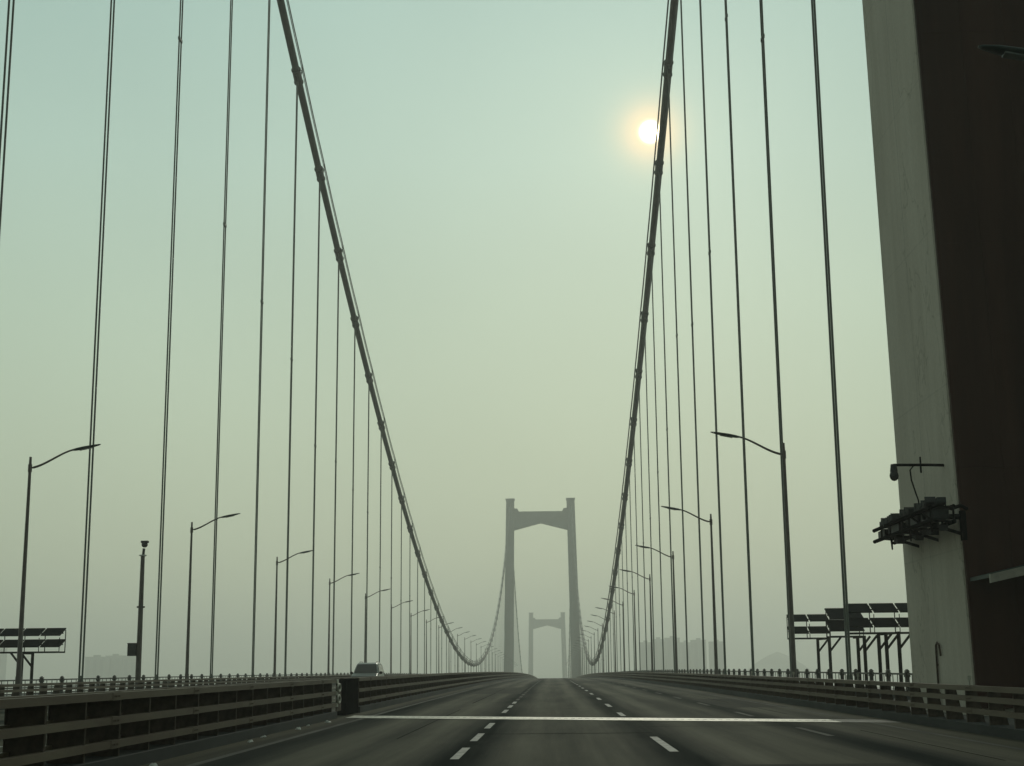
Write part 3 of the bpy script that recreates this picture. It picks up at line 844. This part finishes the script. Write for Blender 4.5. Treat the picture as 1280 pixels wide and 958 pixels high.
# front faces -y (towards the camera)
prof = [(0, .35), (0, .85), (.10, 1.02), (1.0, 1.20), (1.75, 1.84), (2.2, 1.93), (4.0, 1.92), (4.75, 1.75), (4.9, 1.1), (4.92, .38)]
q = MB(); hw = .93
def sect(inset, s): return [(s*(hw-(inset if z > 1.15 else .02)*max(0, (z-1.1))/.8), y, z) for y, z in prof]
a = sect(.22, -1); b_ = sect(.22, 1); k = len(prof)
q.add(a+b_, [list(range(k)), list(range(k, 2*k))[::-1]]+[[j, (j+1) % k, k+(j+1) % k, k+j] for j in range(k)])
body = q.build('body', M['car'], car, bevel=.07)
q = MB(); q.hexa([(-.80, .99, 1.215), (.80, .99, 1.215), (.80, 1.05, 1.215), (-.80, 1.05, 1.215)], [(-.66, 1.70, 1.815), (.66, 1.70, 1.815), (.66, 1.76, 1.815), (-.66, 1.76, 1.815)]); q.build('windscreen', M['car_glass'], car)
for s in (-1, 1):
    q = MB(); q.hexa([(s*.90, 1.45, 1.25), (s*.90, 4.5, 1.25), (s*.925, 4.5, 1.25), (s*.925, 1.45, 1.25)], [(s*.765, 1.95, 1.75), (s*.765, 4.2, 1.75), (s*.79, 4.2, 1.75), (s*.79, 1.95, 1.75)]); q.build('side_window', M['car_glass'], car)
    q = MB(); q.ball((s*1.05, 1.25, 1.22), .12, .07, .10); q.tube([(s*.9, 1.27, 1.18), (s*1.02, 1.27, 1.2)], .03, 6); q.build('mirror', M['dark'], car)
    q = MB(); q.ball((s*.68, .06, .80), .20, .08, .10); q.build('headlight', M['glass_lens'], car)
    for yy_ in (.95, 3.95):
        q = MB(); q.tube([(s*.72, yy_, .33), (s*.94, yy_, .33)], .33, 20); wh = q.build('wheel', M['tyre'], car)
        q = MB(); q.tube([(s*.935, yy_, .33), (s*.955, yy_, .33)], .2, 14); q.build('rim', M['pale_metal'], wh)
q = MB(); q.box(-.5, .5, -.02, .03, .55, .75); q.build('grille', M['dark'], car)
q = MB(); q.box(-.16, .16, -.04, -.02, .42, .52); q.build('number_plate', M['white'], car)
for s in (-1, 1):
    q = MB(); q.tube([(s*.6, 2.3, 1.93), (s*.6, 2.4, 1.99), (s*.6, 3.9, 1.99), (s*.6, 4.0, 1.93)], .025, 6); q.build('roof_rail', M['pale_metal'], car)

# ------------------------------------------------------------------ far buildings in the murk
def make_building(px0, px1, dist, y_top, label, group, kind=0):
    x0 = (px0-691)*dist/F_PX; x1 = (px1-691)*dist/F_PX
    hz = 831.5-.0098*((px0+px1)/2-691)
    top = (hz-y_top)*dist/F_PX+H_EYE; base = -56.5
    dep = 24; r_ = empty('apartment_block', ((x0+x1)/2, dist, base)); wdt = x1-x0; hh = top-base
    tag(r_, label, 'building', group)
    q = MB(); q.box(-wdt/2, wdt/2, 0, dep, 0, hh); q.build('wall', M['building'], r_)
    q = MB(); q.box(-wdt/2-.4, wdt/2+.4, -.4, dep+.4, hh+.01, hh+1.0); q.box(-wdt*.15, wdt*.15, 6, 14, hh+1.0, hh+3.6); q.build('roof', M['building'], r_)
    nfl = int(hh/6.2); nw = max(2, int(wdt/9))
    for j in range(nw):
        q = MB(); xa = -wdt/2+wdt*(j+.25)/nw; xb = -wdt/2+wdt*(j+.75)/nw
        q.box(xa, xb, -.25, -.02, 2, hh-3)
        q.build('window_bay', M['bwin'], r_)
gl, gq = 'hazy apartment blocks behind the left fence', 'hazy apartment blocks behind the right suspenders'
make_building(112, 137, 2150, 822.5, 'leftmost pale hazy block low above the left fence', gl)
make_building(137.5, 158, 2180, 821, 'middle hazy block of the low left cluster', gl)
make_building(159, 176, 2150, 821.5, 'right hazy block of the left cluster, behind the camera pole', gl)
make_building(-22, 7, 2300, 812, 'faint hazy block at the extreme left edge', gl)
make_building(798, 813, 2150, 805, 'leftmost hazy block of the right cluster, lowest and narrow', gq)
make_building(813.5, 829, 2200, 801, 'second hazy block from left in the right cluster', gq)
make_building(829.5, 847, 2150, 799.5, 'tallest hazy block of the right cluster', gq)
make_building(848, 861, 2220, 805, 'narrow lower hazy block in the middle of right cluster', gq)
make_building(862, 879, 2160, 802, 'broad hazy block right of centre in the right cluster', gq)
make_building(884, 901, 2200, 804, 'rightmost hazy block of the right cluster', gq)

# ------------------------------------------------------------------ thick murky air
hz_m = bpy.data.materials.new('haze_air'); hz_m.use_nodes = True
t = hz_m.node_tree; t.nodes.clear()
pv = t.nodes.new('ShaderNodeVolumePrincipled'); ou = t.nodes.new('ShaderNodeOutputMaterial')
pv.inputs['Color'].default_value = (0.995, 1.0, 0.955, 1)
pv.inputs['Density'].default_value = 0.00062
pv.inputs['Anisotropy'].default_value = 0.5
t.links.new(pv.outputs[0], ou.inputs['Volume'])
q = MB(); q.box(-15000, 15000, -3200, 17000, -72, 128)
q.build('haze', hz_m, kind='stuff')
